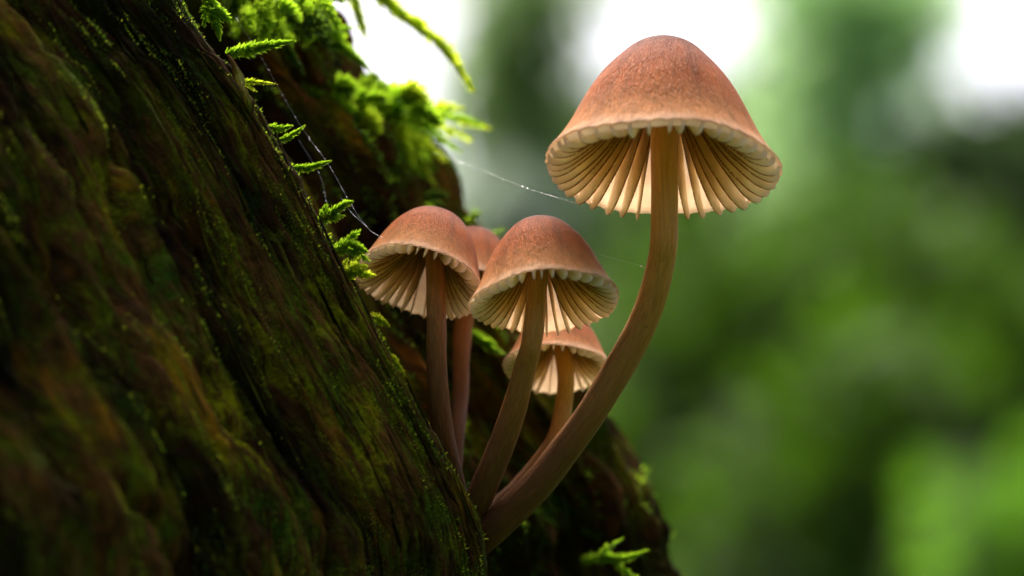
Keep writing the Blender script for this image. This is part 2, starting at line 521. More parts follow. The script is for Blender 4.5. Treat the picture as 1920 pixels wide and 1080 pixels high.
CAP_PROF = [(0.0, 1.0), (0.10, .993), (0.20, .966), (0.30, .915), (0.40, .832), (0.50, .738), (0.58, .645), (0.66, .53), (0.735, .40), (0.795, .29), (0.85, .205), (0.90, .140), (0.948, .092), (0.972, .066), (0.970, .052), (0.940, .062)]
GILL_EDGE = [(0.958, .052), (0.962, .022), (0.945, -.008), (0.905, -.022), (0.85, -.014), (0.77, .026), (0.66, .118), (0.54, .235), (0.42, .385), (0.30, .545), (0.20, .69), (0.12, .80)]


def build_mushroom(label, center, Rpx, a_deg, roll_deg, H, d_mm, stem_pts, stem_r, n_gill, seed, full=1.0, tone=1.0, bend=(0, 0)):
    rg = np.random.default_rng(seed)
    d = d_mm / 1000
    sc = KPX * (DIST + d) / DIST
    Rm = Rpx * sc
    c = P(center[0], center[1], d)
    a, ro = R(a_deg), R(roll_deg)
    ax = math.sin(ro) * math.cos(a) * RGT + math.cos(ro) * math.cos(a) * UPV + math.sin(a) * FWD
    X = np.cross(ax, -FWD); X /= np.linalg.norm(X)      # roughly to the right
    if X @ RGT < 0: X = -X
    Yv = np.cross(ax, X)
    if Yv @ FWD < 0: Yv = -Yv                           # away from the camera
    base = P(stem_pts[-1][0], stem_pts[-1][1], stem_pts[-1][2] / 1000)
    root = empty('mushroom', base, label, 'mushroom', None)

    und = lambda ph: 0.020 * np.sin(2 * ph + seed) + 0.016 * np.sin(3 * ph + 1.7 * seed) + 0.010 * np.sin(5 * ph + 2.3 * seed)

    def to_world(r, ph, h):
        w = sstep(0.3, 1.0, r)
        r2 = r * (1 + und(ph) * w)
        h2 = h + w * 0.8 * und(ph + 1.0)
        bx = bend[0] * np.sin(np.clip(h, 0, 2)); by = bend[1] * np.clip(h, 0, 2)
        return c + Rm * ((r2 * np.cos(ph) + bx)[..., None] * X + (r2 * np.sin(ph) + by)[..., None] * Yv + h2[..., None] * ax)

    # cap
    pr = catmull(CAP_PROF, 72); pr[:, 0] = np.clip(pr[:, 0], 0.0, None) ** full; pr[:, 1] *= H
    nph = n_gill * 8
    ph = np.arange(nph) / nph * 2 * math.pi
    pr = pr[1:]
    rr = pr[:, :1] * np.ones(nph); hh = pr[:, 1:] * np.ones(nph)
    rim = sstep(0.6, 1.0, rr)
    rr = rr + rim ** 3 * 0.007 * np.cos(n_gill * ph)[None, :]
    hh = hh - rim ** 6 * 0.010 * np.cos(n_gill * ph)[None, :]
    lump = fbm(np.cos(ph)[None, :] * 2 * rr + seed, np.sin(ph)[None, :] * 2 * rr + hh, seed, 3)
    rr = rr * (1 + 0.012 * lump)
    V = to_world(rr, ph[None, :] * np.ones_like(rr), hh)
    apex = to_world(np.array([0.0]), np.array([0.0]), np.array([pr[0, 1] + 0.002]))
    n = len(pr)
    ln = np.concatenate([[0], np.cumsum(np.hypot(np.diff(pr[:, 0]), np.diff(pr[:, 1])))]); ln /= ln[-1]
    uv = np.stack([np.ones((n, 1)) * ph / (2 * math.pi), ln[:, None] * np.ones(nph)], -1).reshape(-1, 2)
    V = np.vstack([V.reshape(-1, 3), apex]); uv = np.vstack([uv, [[.5, 0]]])
    F = grid_faces(n, nph, True).tolist() + [[n * nph, (j + 1) % nph, j] for j in range(nph)]
    cap = mesh('cap', V, F, M['cap'], root, uv=uv, origin=base)

    # pale flesh lining the cap
    fl = pr[:-2:2].copy()
    fl = fl[fl[:, 0] < 0.955]
    fl = np.vstack([fl * np.array([.965, 1.0]) - np.array([0, .035]), [[.952, .066 * H]]])
    nf = n_gill * 6
    pf = np.arange(nf) / nf * 2 * math.pi
    rr = fl[:, :1] * np.ones(nf); hh = fl[:, 1:] * np.ones(nf)
    rr = rr + sstep(.6, .93, rr) * 0.008 * np.cos(n_gill * pf)[None, :]
    V = to_world(rr, pf[None, :] * np.ones_like(rr), hh).reshape(-1, 3)
    mesh('flesh', V, grid_faces(len(fl), nf, True), M['gill'], cap, attr={'edge': np.zeros(len(V)), 'along': (np.clip(fl[:, :1] + .12, 0, .93) * np.ones(nf)).ravel()}, origin=base)

    # gills: thin radial blades hanging from the flesh, each with a dark toothed edge
    ge = catmull(GILL_EDGE, 34)
    ge[:, 1] *= np.where(ge[:, 1] > 0, H / 1.25, 1)
    top = np.interp(np.clip(ge[:, 0] * 1.0, 0, .95), fl[:, 0], fl[:, 1])
    top = np.maximum(top, ge[:, 1] + 0.004)
    offs = rg.normal(0, 0.09, n_gill)
    wv = np.array([0, .25, .5, .74, .92, .975, 1.0])        # flesh .. free edge
    edg = np.array([0, 0, 0, 0, .05, .75, 1.0])
    thick = np.array([1.0, .9, .8, .65, .45, .30, .10]) * 0.015
    for g in range(n_gill):
        p0 = (g + offs[g]) / n_gill * 2 * math.pi
        k = 1 + rg.normal(0, .12)
        bow = rg.normal(0, .012); lean = rg.normal(0, .10)
        f = ge[:, 0]
        e_r = f; e_h = ge[:, 1] - 0.012 * (k - 1) * 4 * sstep(.5, .9, f) + 0.004 * fbm(f * 9 + g * 3.1, f * 0 + seed, 91, 2)
        sides = []
        for sg in (1, -1):
            rr = e_r[:, None] * np.ones(len(wv))
            hh = top[:, None] * (1 - wv) + e_h[:, None] * wv
            lat = bow * np.sin(f * 5 + g)[:, None] + lean * (wv[None, :] ** 2) * (top - e_h)[:, None] * .35 + sg * thick[None, :] * (.55 + .45 * f[:, None])
            ph_ = p0 + lat / np.maximum(rr, .12)
            sides.append(to_world(rr, ph_, hh).reshape(-1, 3))
        nn_, mm_ = len(ge), len(wv)
        F1 = grid_faces(nn_, mm_); F2 = F1[:, ::-1] + nn_ * mm_
        a_ = np.arange(nn_ - 1) * mm_ + mm_ - 1; b_ = a_ + nn_ * mm_
        F3 = np.stack([a_, b_, b_ + mm_, a_ + mm_], -1)
        c_ = np.arange(mm_ - 1); d_ = c_ + nn_ * mm_
        F4 = np.stack([c_, d_, d_ + 1, c_ + 1], -1)
        fade = 1 - sstep(.90, .95, f)
        ed = edg[None, :] * fade[:, None]
        al = f[:, None] * np.ones(mm_)
        mesh('gill', np.vstack(sides), np.vstack([F1, F2, F3, F4]), M['gill'], cap, attr={'edge': np.tile(ed.ravel(), 2), 'along': np.tile(al.ravel(), 2)}, origin=base)

    # stem
    topw = c + Rm * (0.78 * H * 0.94) * ax
    pts = [topw] + [P(p[0], p[1], p[2] / 1000) for p in stem_pts]
    rads = [stem_r[0]] + list(stem_r)
    path = catmull(np.array(pts), 110)[::-1]
    rad = catmull(np.array(rads)[:, None], 110)[::-1, 0] * sc
    V, F, uv = tube(path, rad, 28, True, 0.10, seed)
    ln = np.concatenate([[0], np.cumsum(np.linalg.norm(np.diff(path, axis=0), axis=1))]); L = ln[-1]; ln = ln / L
    uv = uv * np.array([1, L / (Rm * 2)])
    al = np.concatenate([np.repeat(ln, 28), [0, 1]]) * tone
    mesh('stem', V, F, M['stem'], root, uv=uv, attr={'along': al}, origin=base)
    return root, c, ax, Rm


build_mushroom('tallest mushroom with the largest bell cap on a long curved stem', (1239, 328), 224, 22.5, 2.6, 1.25, 0,
               [(1246, 412, 0), (1238, 500, 0), (1212, 590, 1), (1160, 690, 2), (1098, 790, 3), (1030, 882, 5), (965, 952, 7), (905, 1008, 9), (850, 1045, 12)],
               [26, 26, 27, 28.5, 29.5, 30.5, 31, 31, 31], 40, 1)
build_mushroom('brown mushroom in front of the small pale one, its cap touching the left neighbour', (1022, 575), 142, 25, -4, 1.27, 0,
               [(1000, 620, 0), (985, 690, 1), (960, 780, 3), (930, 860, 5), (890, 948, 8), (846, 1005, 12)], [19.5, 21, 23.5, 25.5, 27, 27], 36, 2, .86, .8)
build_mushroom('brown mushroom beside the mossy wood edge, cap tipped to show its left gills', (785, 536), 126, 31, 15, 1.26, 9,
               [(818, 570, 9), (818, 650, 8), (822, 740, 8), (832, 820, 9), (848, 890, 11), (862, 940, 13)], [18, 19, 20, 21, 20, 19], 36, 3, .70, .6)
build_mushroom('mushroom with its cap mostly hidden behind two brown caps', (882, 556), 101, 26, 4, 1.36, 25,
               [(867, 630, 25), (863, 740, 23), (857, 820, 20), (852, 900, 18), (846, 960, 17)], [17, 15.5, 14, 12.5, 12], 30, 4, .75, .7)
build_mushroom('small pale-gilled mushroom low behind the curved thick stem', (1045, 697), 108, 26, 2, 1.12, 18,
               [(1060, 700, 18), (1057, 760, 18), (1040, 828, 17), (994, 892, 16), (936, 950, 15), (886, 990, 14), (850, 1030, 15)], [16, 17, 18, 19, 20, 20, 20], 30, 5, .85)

# ------------------------------------------------------------------ moss
M['moss'] = leaf_mat('moss_leaf', (0.055, 0.14, 0.008), (0.15, 0.27, 0.012), (0.48, 0.76, 0.03), 900, 0.4, tfac=0.58)
M['moss_yellow'] = leaf_mat('moss_leaf_yellow', (0.12, 0.16, 0.012), (0.26, 0.26, 0.02), (0.80, 0.95, 0.05), 900, 0.4, tfac=0.7)
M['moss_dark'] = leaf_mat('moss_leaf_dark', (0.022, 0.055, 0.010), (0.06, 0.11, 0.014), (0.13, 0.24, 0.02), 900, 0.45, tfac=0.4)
M['moss_stem'] = leaf_mat('moss_stem', (0.05, 0.05, 0.012), (0.08, 0.07, 0.02), (0.1, 0.12, 0.02), 900, 0.5, tfac=0.2)


def frond_leaves(path, n, L, wid, rg, open_=0.75, flat=0.5, taper0=0.75, tip=0.25, plane=None):
    """lance-shaped folded moss leaves set all round a spine; flat squeezes them into a feather"""
    path = np.asarray(path)
    T = np.gradient(path, axis=0); T /= np.linalg.norm(T, axis=1)[:, None]
    f = np.sort(rg.uniform(0.0, 1.0, n)) ** 0.95
    idx = f * (len(path) - 1); i = np.minimum(idx.astype(int), len(path) - 2); fr = (idx - i)[:, None]
    o = path[i] * (1 - fr) + path[i + 1] * fr
    t = T[i]
    ref = FWD if plane is None else np.asarray(plane, float)
    s1 = np.cross(t, ref); s1 /= np.linalg.norm(s1, axis=1)[:, None]
    s2 = np.cross(t, s1)
    a = rg.uniform(0, 2 * math.pi, n)
    rad = np.cos(a)[:, None] * s1 + (np.sin(a) * (1 - flat))[:, None] * s2
    rad /= np.linalg.norm(rad, axis=1)[:, None]
    op = (open_ * (1 - 0.6 * f) * rg.uniform(.75, 1.25, n))[:, None]
    dirv = t * np.sqrt(np.clip(1 - np.minimum(op, .98) ** 2, 0.05, 1)) + rad * op
    dirv += rg.normal(0, 0.12, (n, 3)); dirv /= np.linalg.norm(dirv, axis=1)[:, None]
    side = np.cross(dirv, t * 0.4 + rad + rg.normal(0, .25, (n, 3))); side /= np.linalg.norm(side, axis=1)[:, None]
    nor = np.cross(side, dirv)
    size = (np.interp(f, [0, .25, .7, 1], [taper0, 1, .75, tip]) * rg.uniform(.75, 1.2, n))[:, None]
    l = L * size; ww = wid * size
    v0 = o; v1 = o + dirv * l * .38 + side * ww * .5 + nor * ww * .18
    v2 = o + dirv * l * .38 - side * ww * .5 + nor * ww * .18
    v3 = o + dirv * l + nor * l * rg.normal(0.05, .12, (n, 1)); v4 = o + dirv * l * .42
    V = np.stack([v0, v1, v2, v3, v4], 1).reshape(-1, 3)
    b = (np.arange(n) * 5)[:, None]
    F = np.concatenate([b + np.array([[0, 4, 1]]), b + np.array([[1, 4, 3]]), b + np.array([[0, 2, 4]]), b + np.array([[2, 3, 4]])], 0)
    return V, F


def px_path(pts, n=24):
    return catmull(np.array([P(p[0], p[1], p[2] / 1000) for p in pts]), n)


def moss_shoot(pts, label, wpx=16, mat='moss', n=170, seed=0, branches=0, group=None, flat=.4):
    rg = np.random.default_rng(seed + 100)
    path = px_path(pts)
    base = path[0].copy()
    root = empty('moss_shoot', base, label, 'moss', group)
    V, F, _ = tube(path, np.linspace(2.2, 0.8, len(path)) * KPX, 6)
    mesh('stem', V, F, M['moss_stem'], root, origin=base)
    L = wpx * 1.0 * KPX
    Vs, Fs = frond_leaves(path, int(n * 2.2), L, L * .42, rg, flat=flat)
    mesh('leaves', Vs, Fs, M[mat], root, smooth=False, origin=base)
    span = np.linalg.norm(path[-1] - path[0])
    for b in range(branches):
        k = rg.integers(2, 14)
        t = path[k + 1] - path[k]; t /= np.linalg.norm(t)
        s = np.cross(t, FWD); s *= rg.choice([-1, 1])
        dirv = t * .75 + s * .7 + FWD * rg.normal(0, .5); dirv /= np.linalg.norm(dirv)
        ln = span * rg.uniform(.3, .5)
        bp = catmull(np.array([path[k], path[k] + dirv * ln * .5, path[k] + (dirv + t * .3) * ln]), 12)
        Vb, Fb = frond_leaves(bp, n // 2, L * .8, L * .34, rg, flat=flat)
        mesh('branch', Vb, Fb, M[mat], root, smooth=False, origin=base)
    return root


moss_shoot([(424, 102, 5), (470, 92, 4), (510, 84, 3), (552, 77, 2)], 'tapering pale-tipped moss shoot just above the raised splinter', 20, 'moss', 240, 1, 0)
moss_shoot([(448, 152, 6), (480, 154, 6), (520, 158, 5)], 'short sparse moss shoot just below the raised splinter', 11, 'moss_yellow', 90, 2, 1)
moss_shoot([(498, 236, 6), (515, 240, 5), (532, 240, 5), (548, 236, 4)], 'upper moss shoot of a crossed pair on the wood edge', 13, 'moss', 120, 3)
moss_shoot([(506, 268, 5), (530, 262, 4), (552, 250, 3), (571, 236, 2)], 'lower moss shoot of a crossed pair on the wood edge', 13, 'moss', 150, 4)
moss_shoot([(536, 312, 5), (565, 316, 4), (595, 310, 3), (620, 302, 2)], 'horizontal tapering green moss shoot touching the dewy thread', 14, 'moss', 200, 5)
moss_shoot([(596, 420, 6), (620, 402, 4), (642, 386, 3), (660, 378, 2)], 'plump bright moss shoot above the yellow moss tuft', 17, 'moss', 240, 6, 2)
moss_shoot([(626, 472, 4), (646, 462, 2), (666, 462, 1), (688, 472, 0)], 'bright green curled moss shoot beside the left mushroom cap', 20, 'moss', 260, 7, 3, flat=.1)
moss_shoot([(634, 526, 4), (652, 514, 1), (668, 506, 0), (686, 500, 0)], 'yellow moss tuft against the left mushroom cap', 20, 'moss_yellow', 260, 8, 4, flat=.1)
moss_shoot([(694, 592, 5), (712, 598, 3), (730, 612, 2)], 'small yellow-green moss shoot under the left mushroom cap', 14, 'moss_yellow', 120, 9, 2, flat=.1)
moss_shoot([(716, 656, 4), (734, 672, 2), (748, 688, 1), (762, 708, 1)], 'spiky moss shoot with hair points at the wood corner', 13, 'moss_yellow', 90, 10, 1)
moss_shoot([(372, -30, 8), (392, 0, 7), (404, 36, 6), (412, 72, 5)], 'bushy dark green moss shoot hanging at the top of the wood edge', 24, 'moss', 300, 11, 2, flat=.0)
moss_shoot([(588, 60, 40), (624, 78, 38), (660, 102, 36), (694, 130, 34)], 'arching moss frond reaching out below the dark knob', 24, 'moss', 200, 12, 1)
moss_shoot([(590, -80, 46), (632, -62, 50), (660, -5, 52), (676, 40, 52), (690, 84, 52)], 'straight yellow-green moss frond hanging against the bright sky', 32, 'moss_yellow', 170, 13, 0)
moss_shoot([(584, -70, 46), (640, -66, 50), (694, -32, 53), (735, 10, 52), (790, 52, 50), (835, 92, 48), (862, 135, 46), (884, 170, 46)], 'long bent moss frond dangling across the bright sky gap', 36, 'moss_yellow', 300, 14, 0, flat=.1)
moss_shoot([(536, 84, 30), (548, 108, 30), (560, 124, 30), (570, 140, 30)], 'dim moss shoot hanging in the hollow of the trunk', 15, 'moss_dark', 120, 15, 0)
moss_shoot([(872, 415, 46), (884, 408, 46), (892, 402, 46), (902, 397, 45)], 'tiny moss tip peeping above the two brown caps', 11, 'moss', 60, 16, 1)
moss_shoot([(905, 445, 48), (922, 438, 47), (936, 433, 47), (946, 430, 46)], 'tiny moss tip beside the middle brown cap', 10, 'moss', 60, 17, 1)
moss_shoot([(1092, 1050, 36), (1130, 1046, 32), (1172, 1046, 30), (1214, 1032, 28)], 'bright glowing moss frond low on the far wood ridge', 18, 'moss', 300, 18, 2, flat=.1)
moss_shoot([(882, 622, 36), (902, 636, 35), (922, 652, 34), (942, 664, 33)], 'bright moss frond glimpsed between two stems', 17, 'moss', 200, 19, 1)
moss_shoot([(1046, 946, 44), (1068, 958, 43), (1090, 964, 42)], 'small dim moss shoot on the far wood ridge beside the thick stem', 13, 'moss_dark', 110, 20, 1)
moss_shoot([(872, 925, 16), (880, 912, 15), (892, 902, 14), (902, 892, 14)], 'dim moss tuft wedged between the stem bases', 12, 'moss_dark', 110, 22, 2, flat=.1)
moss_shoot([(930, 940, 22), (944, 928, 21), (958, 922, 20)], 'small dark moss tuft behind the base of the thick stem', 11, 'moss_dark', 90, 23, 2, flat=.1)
moss_shoot([(1084, 990, 45), (1108, 998, 44), (1130, 1000, 43)], 'small green moss shoot just above the glowing moss frond', 13, 'moss', 110, 21, 1)


def moss_clump(label, origin_px, fronds, seed, mats, wpx):
    rg = np.random.default_rng(seed)
    base = P(origin_px[0], origin_px[1], origin_px[2] / 1000)
    root = empty('moss_clump', base, label, 'moss')
    for k, pts in enumerate(fronds):
        path = px_path(pts, 20)
        L = wpx * rg.uniform(1.1, 1.5) * KPX
        V, F = frond_leaves(path, 190, L, L * .42, rg, flat=.35)
        mesh('frond', V, F, M[mats[rg.integers(len(mats))]], root, smooth=False, origin=base)
    return root


rg = np.random.default_rng(5)
# top clump, hanging down over the hollow
fr = []
for k in range(52):
    x0, y0, d0 = rg.uniform(430, 612), rg.uniform(-60, 40), rg.uniform(22, 50)
    dx, dy = rg.uniform(-20, 55), rg.uniform(35, 75)
    fr.append([(x0, y0, d0), (x0 + dx * .4, y0 + dy * .3, d0 - 2), (x0 + dx * .8, y0 + dy * .7, d0 - 4), (x0 + dx, y0 + dy, d0 - 6)])
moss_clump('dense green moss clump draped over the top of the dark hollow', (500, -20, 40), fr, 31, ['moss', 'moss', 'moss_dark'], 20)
# middle clump jutting right with finger-like fronds
fr = []
for tip in [(866, 203, 50), (918, 242, 54), (905, 236, 48), (862, 285, 52), (835, 300, 46), (880, 262, 56), (812, 345, 50), (800, 372, 52), (790, 330, 46), (845, 222, 44), (806, 352, 56), (776, 312, 44), (822, 250, 44), (850, 246, 58), (796, 232, 44), (706, 145, 46), (714, 170, 44), (690, 176, 48), (815, 318, 52), (805, 300, 48), (792, 290, 54)]:
    x0, y0 = rg.uniform(640, 720), rg.uniform(190, 250)
    fr.append([(x0, y0, 52), ((x0 * 2 + tip[0]) / 3, (y0 * 2 + tip[1]) / 3 - 14, tip[2]), ((x0 + tip[0] * 2) / 3, (y0 + tip[1] * 2) / 3 - 14, tip[2]), tip])
for k in range(46):
    x0, y0, d0 = rg.uniform(550, 760), rg.uniform(170, 235), rg.uniform(40, 56)
    dx, dy = rg.uniform(20, 75), rg.uniform(-18, 40)
    fr.append([(x0, y0, d0), (x0 + dx * .4, y0 - 8 + dy * .3, d0 - 2), (x0 + dx * .8, y0 + dy * .7 - 4, d0 - 3), (x0 + dx, y0 + dy, d0 - 4)])
moss_clump('spreading moss clump with finger-like glowing fronds on the far ridge', (660, 230, 54), fr, 32, ['moss', 'moss_yellow', 'moss'], 26)
# low clump behind the left cap
fr = []
for k in range(16):
    x0, y0, d0 = rg.uniform(700, 800), rg.uniform(372, 400), rg.uniform(42, 52)
    dx, dy = rg.uniform(10, 60), rg.uniform(-18, 10)
    fr.append([(x0, y0, d0), (x0 + dx * .4, y0 - 6 + dy * .3, d0 - 1), (x0 + dx * .8, y0 + dy * .7 - 4, d0 - 2), (x0 + dx, y0 + dy, d0 - 2)])
moss_clump('low green moss clump behind the top of the left mushroom cap', (740, 395, 48), fr, 33, ['moss', 'moss_dark'], 13)


def moss_fuzz():
    """short moss and frayed fibres along the trunk's edges and ledges, too many to count"""
    rg = np.random.default_rng(77)
    Vs, Fs, ms = [], [], []
    off = 0
    rows = np.where((TYS > -80) & (TYS < 1140))[0]

    def scatter(cand_cols, count, prob, lmin, lmax, matw):
        nonlocal off
        i = rg.choice(rows, count); j = rg.choice(cand_cols, count)
        keep = rg.uniform(0, 1, count) < prob(i, j)
        i, j = i[keep], j[keep]
        p, nn = TW[i, j], TN[i, j]
        al = TW[np.minimum(i + 1, len(TYS) - 1), j] - p; al /= np.linalg.norm(al, axis=1)[:, None] + 1e-12
        n = len(p)
        dv = nn * rg.uniform(.5, 1, (n, 1)) + al * rg.normal(0, .6, (n, 1)) + rg.normal(0, .35, (n, 3)) + np.array([0, 0, .3])
        dv /= np.linalg.norm(dv, axis=1)[:, None]
        sd = np.cross(dv, rg.normal(0, 1, (n, 3))); sd /= np.linalg.norm(sd, axis=1)[:, None]
        L = rg.uniform(lmin, lmax, (n, 1)) / 1000
        V = np.stack([p - nn * .0001 + sd * L * .13, p - nn * .0001 - sd * L * .13, p + dv * L * .6 - sd * L * .1, p + dv * L + rg.normal(0, .15, (n, 3)) * L, p + dv * L * .6 + sd * L * .1], 1)
        b = (np.arange(n) * 5)[:, None] + off
        Vs.append(V.reshape(-1, 3)); Fs.append(np.concatenate([b + [[0, 1, 2]], b + [[0, 2, 4]], b + [[4, 2, 3]]], 0)); 
        mi = rg.choice(3, n, p=matw); ms.append(np.tile(mi, 3)); off += n * 5

    edge = np.where((TSEG > 5.4) & (TSEG < 7.6))[0]
    facec = np.where((TSEG > 1.2) & (TSEG < 6.4))[0]
    floor = np.where((TSEG > 10.5) & (TSEG < 15.3))[0]
    pe = lambda i, j: sstep(0.0, .3, pn(TYS[i] / 60, TU[0, j] / 30 if TU.ndim == 2 else TU[j] / 30, 71))
    pf = lambda i, j: sstep(0.10, .38, fbm(TU[i, j] / 55, TYS[i] / 170, 73))
    pg = lambda i, j: sstep(0.0, .3, fbm(TU[i, j] / 40, TYS[i] / 110, 75))
    scatter(edge, 5000, pe, .2, .55, [.25, .2, .55])
    scatter(facec, 200000, pf, .13, .42, [.10, .20, .70])
    scatter(floor, 16000, pg, .4, 1.3, [.24, .0, .76])
    o = mesh('moss_cover', np.vstack(Vs), np.vstack(Fs), [M['moss'], M['moss_yellow'], M['moss_dark']], trunk, smooth=False, fmat=np.concatenate(ms), origin=TORG)
    o['kind'] = 'stuff'


moss_fuzz()

# ------------------------------------------------------------------ splinters and bark flakes on the trunk
def splinter(px0, py0, px1, py1, wpx, lift, seed):
    rg = np.random.default_rng(seed)
    n = 12
    t = np.linspace(0, 1, n)
    pts = []
    for k in t:
        p, nn, _ = trunk_at(px0 + (px1 - px0) * k, py0 + (py1 - py0) * k)
        pts.append(p + nn * (0.0002 + lift / 1000 * k ** 2))
    pts = np.array(pts)
    stp = np.linalg.norm(np.diff(pts, axis=0), axis=1)
    if stp.max() > 4 * np.median(stp): return
    for _ in range(2):
        pts[1:-1] = (pts[:-2] + 2 * pts[1:-1] + pts[2:]) / 4
    w = wpx * KPX * np.interp(t, [0, .15, .6, 1], [.3, 1, .7, .12]) * (1 + .25 * rg.normal(0, 1, n))
    T = np.gradient(pts, axis=0); T /= np.linalg.norm(T, axis=1)[:, None]
    s = np.cross(T, -FWD); s /= np.linalg.norm(s, axis=1)[:, None]
    nn = np.cross(s, T); nn *= np.sign((nn @ -FWD))[:, None]
    th = np.clip(w * .35, .00008, .0008)
    V = np.stack([pts + s * w[:, None] * .5, pts + nn * th[:, None], pts - s * w[:, None] * .5, pts - nn * th[:, None]], 1).reshape(-1, 3)
    F = grid_faces(n, 4, True)
    uv = np.stack([np.tile([0, .012, .024, .036], n) + rg.uniform(0, 5), np.repeat(t, 4) * abs(py1 - py0) / 1000 + rg.uniform(0, 5)], -1)
    mesh('splinter', V, F, M['wood'], trunk, uv=uv, origin=TORG)


rs = np.random.default_rng(11)
for k in range(70):
    y1 = rs.uniform(20, 1050)
    L = rs.uniform(60, 220)
    off = rs.uniform(3, 420) if k > 30 else rs.uniform(0, 40)
    y0 = y1 + L
    x1 = np.interp(y1, YF, XF) - off + rs.uniform(-2, 8); x0 = np.interp(y0, YF, XF) - off
    splinter(x0, y0, x1, y1, rs.uniform(3, 9), rs.uniform(.1, .7), 300 + k)
splinter(470, 215, 424, 108, 26, 0.6, 401)

# ------------------------------------------------------------------ spider threads with dew
def thread_mats():
    m, nt, out = new_mat('silk'); q = N(nt)
    q.link(q.principled(Base_Color=(.24, .25, .26), Roughness=.45, Specular_IOR_Level=.4), out.inputs[0])
    d, nt, out = new_mat('dew'); q = N(nt)
    q.link(q.principled(Base_Color=(1., 1., 1.), Roughness=.03, Transmission_Weight=1.0, IOR=1.33), out.inputs[0])
    return m, d


M['silk'], M['dew'] = thread_mats()


def drop_mesh(r):
    n, m_ = 7, 10
    th = np.linspace(0.05, math.pi - .05, n)[:, None]; ph = np.arange(m_)[None, :] / m_ * 2 * math.pi
    V = np.stack([np.sin(th) * np.cos(ph), np.sin(th) * np.sin(ph), np.cos(th) * np.ones_like(ph)], -1).reshape(-1, 3) * r
    return V, grid_faces(n, m_, True)


def thread(label, lines, drops, seed, rad=.2):
    rg = np.random.default_rng(seed)
    base = P(*lines[0][0][:2], lines[0][0][2] / 1000)
    root = empty('spider_thread', base, label, 'spider thread')
    for li, pts in enumerate(lines):
        path = px_path(pts, 40)
        V, F, _ = tube(path, rad * KPX, 5)
        mesh('strand', V, F, M['silk'], root, origin=base)
        nd = drops[li]
        for k in range(nd):
            f = rg.uniform(0, 1); p = path[int(f * 39)] * (1 - f * 39 % 1) + path[min(39, int(f * 39) + 1)] * (f * 39 % 1)
            Vd, Fd = drop_mesh(rg.choice([.5, .6, .7, .85, 1.3], p=[.3, .3, .2, .15, .05]) * KPX)
            mesh('droplet', Vd + p, Fd, M['dew'], root, origin=base)


thread('dewy spider thread from the mossy ridge to the large cap rim, with a hanging branch',
       [[(812, 286, 26), (900, 318, 18), (985, 352, 10), (1062, 376, 6), (1096, 386, 2)], [(854, 303, 34), (858, 330, 33), (864, 360, 33), (870, 396, 33)]], [46, 12], 1)
thread('dewy spider thread running down the hollow to the left mushroom cap',
       [[(440, 30, 10), (490, 108, 12), (560, 230, 12), (618, 312, 8), (655, 378, 6), (690, 428, 5), (720, 448, 4)], [(640, 372, 8), (660, 400, 7), (688, 425, 5)], [(560, 262, 16), (600, 330, 14), (612, 380, 12)]], [52, 10, 6], 2)
thread('faint thread from the middle cap to the long curved stem', [[(1088, 462, 0), (1140, 482, 0), (1196, 497, 0), (1212, 505, 0)]], [9], 3, .2)

# ------------------------------------------------------------------ trees and shrubs of the background
M['bark'] = None
m, nt, out = new_mat('tree_bark'); q = N(nt)
bk = q.noise(q.map(q.obj(), (9, 9, 1.5)), 3.0, 5, .6)
q.link(q.principled(Base_Color=q.ramp(bk, [(.3, (.025, .028, .018)), (.7, (.09, .095, .055))]), Roughness=.85, Normal=q.bump(bk, .8, .02)), out.inputs[0])
M['bark'] = m
M['leaf_mid'] = leaf_mat('leaf_mid', (.020, .050, .004), (.034, .074, .005), (.075, .175, .008), 3, .6, tfac=.42)
M['leaf_grey'] = leaf_mat('leaf_grey', (.11, .20, .085), (.16, .27, .12), (.50, .78, .34), 3, .5, tfac=.6)
M['leaf_soft'] = leaf_mat('leaf_soft', (.022, .048, .015), (.034, .064, .020), (.075, .14, .042), 3, .6, tfac=.42)
M['leaf_bright'] = leaf_mat('leaf_bright', (.042, .112, .010), (.068, .155, .014), (.12, .30, .014), 3, .5, tfac=.5)
M['leaf_dark'] = leaf_mat('leaf_dark', (.07, .12, .045), (.10, .16, .06), (.30, .48, .16), 3, .5, tfac=.5)


def leaves(centers, radii, counts, size, rg):
    P_, S_ = [], []
    for c, r, n in zip(centers, radii, counts):
        g = rg.normal(0, 1, (n, 3)); g /= np.linalg.norm(g, axis=1)[:, None]
        P_.append(c + g * (r * rg.uniform(0, 1, n) ** .45)[:, None] * np.array([1, 1, .85]))
    o = np.vstack(P_); n = len(o)
    d = rg.normal(0, 1, (n, 3)) + np.array([0, 0, -.4]); d /= np.linalg.norm(d, axis=1)[:, None]
    s = np.cross(d, rg.normal(0, 1, (n, 3))); s /= np.linalg.norm(s, axis=1)[:, None]
    L = (size * rg.uniform(.6, 1.3, n))[:, None]
    V = np.stack([o, o + d * L * .45 + s * L * .3, o + d * L, o + d * L * .45 - s * L * .3], 1).reshape(-1, 3)
    return V, np.arange(n * 4).reshape(-1, 4)


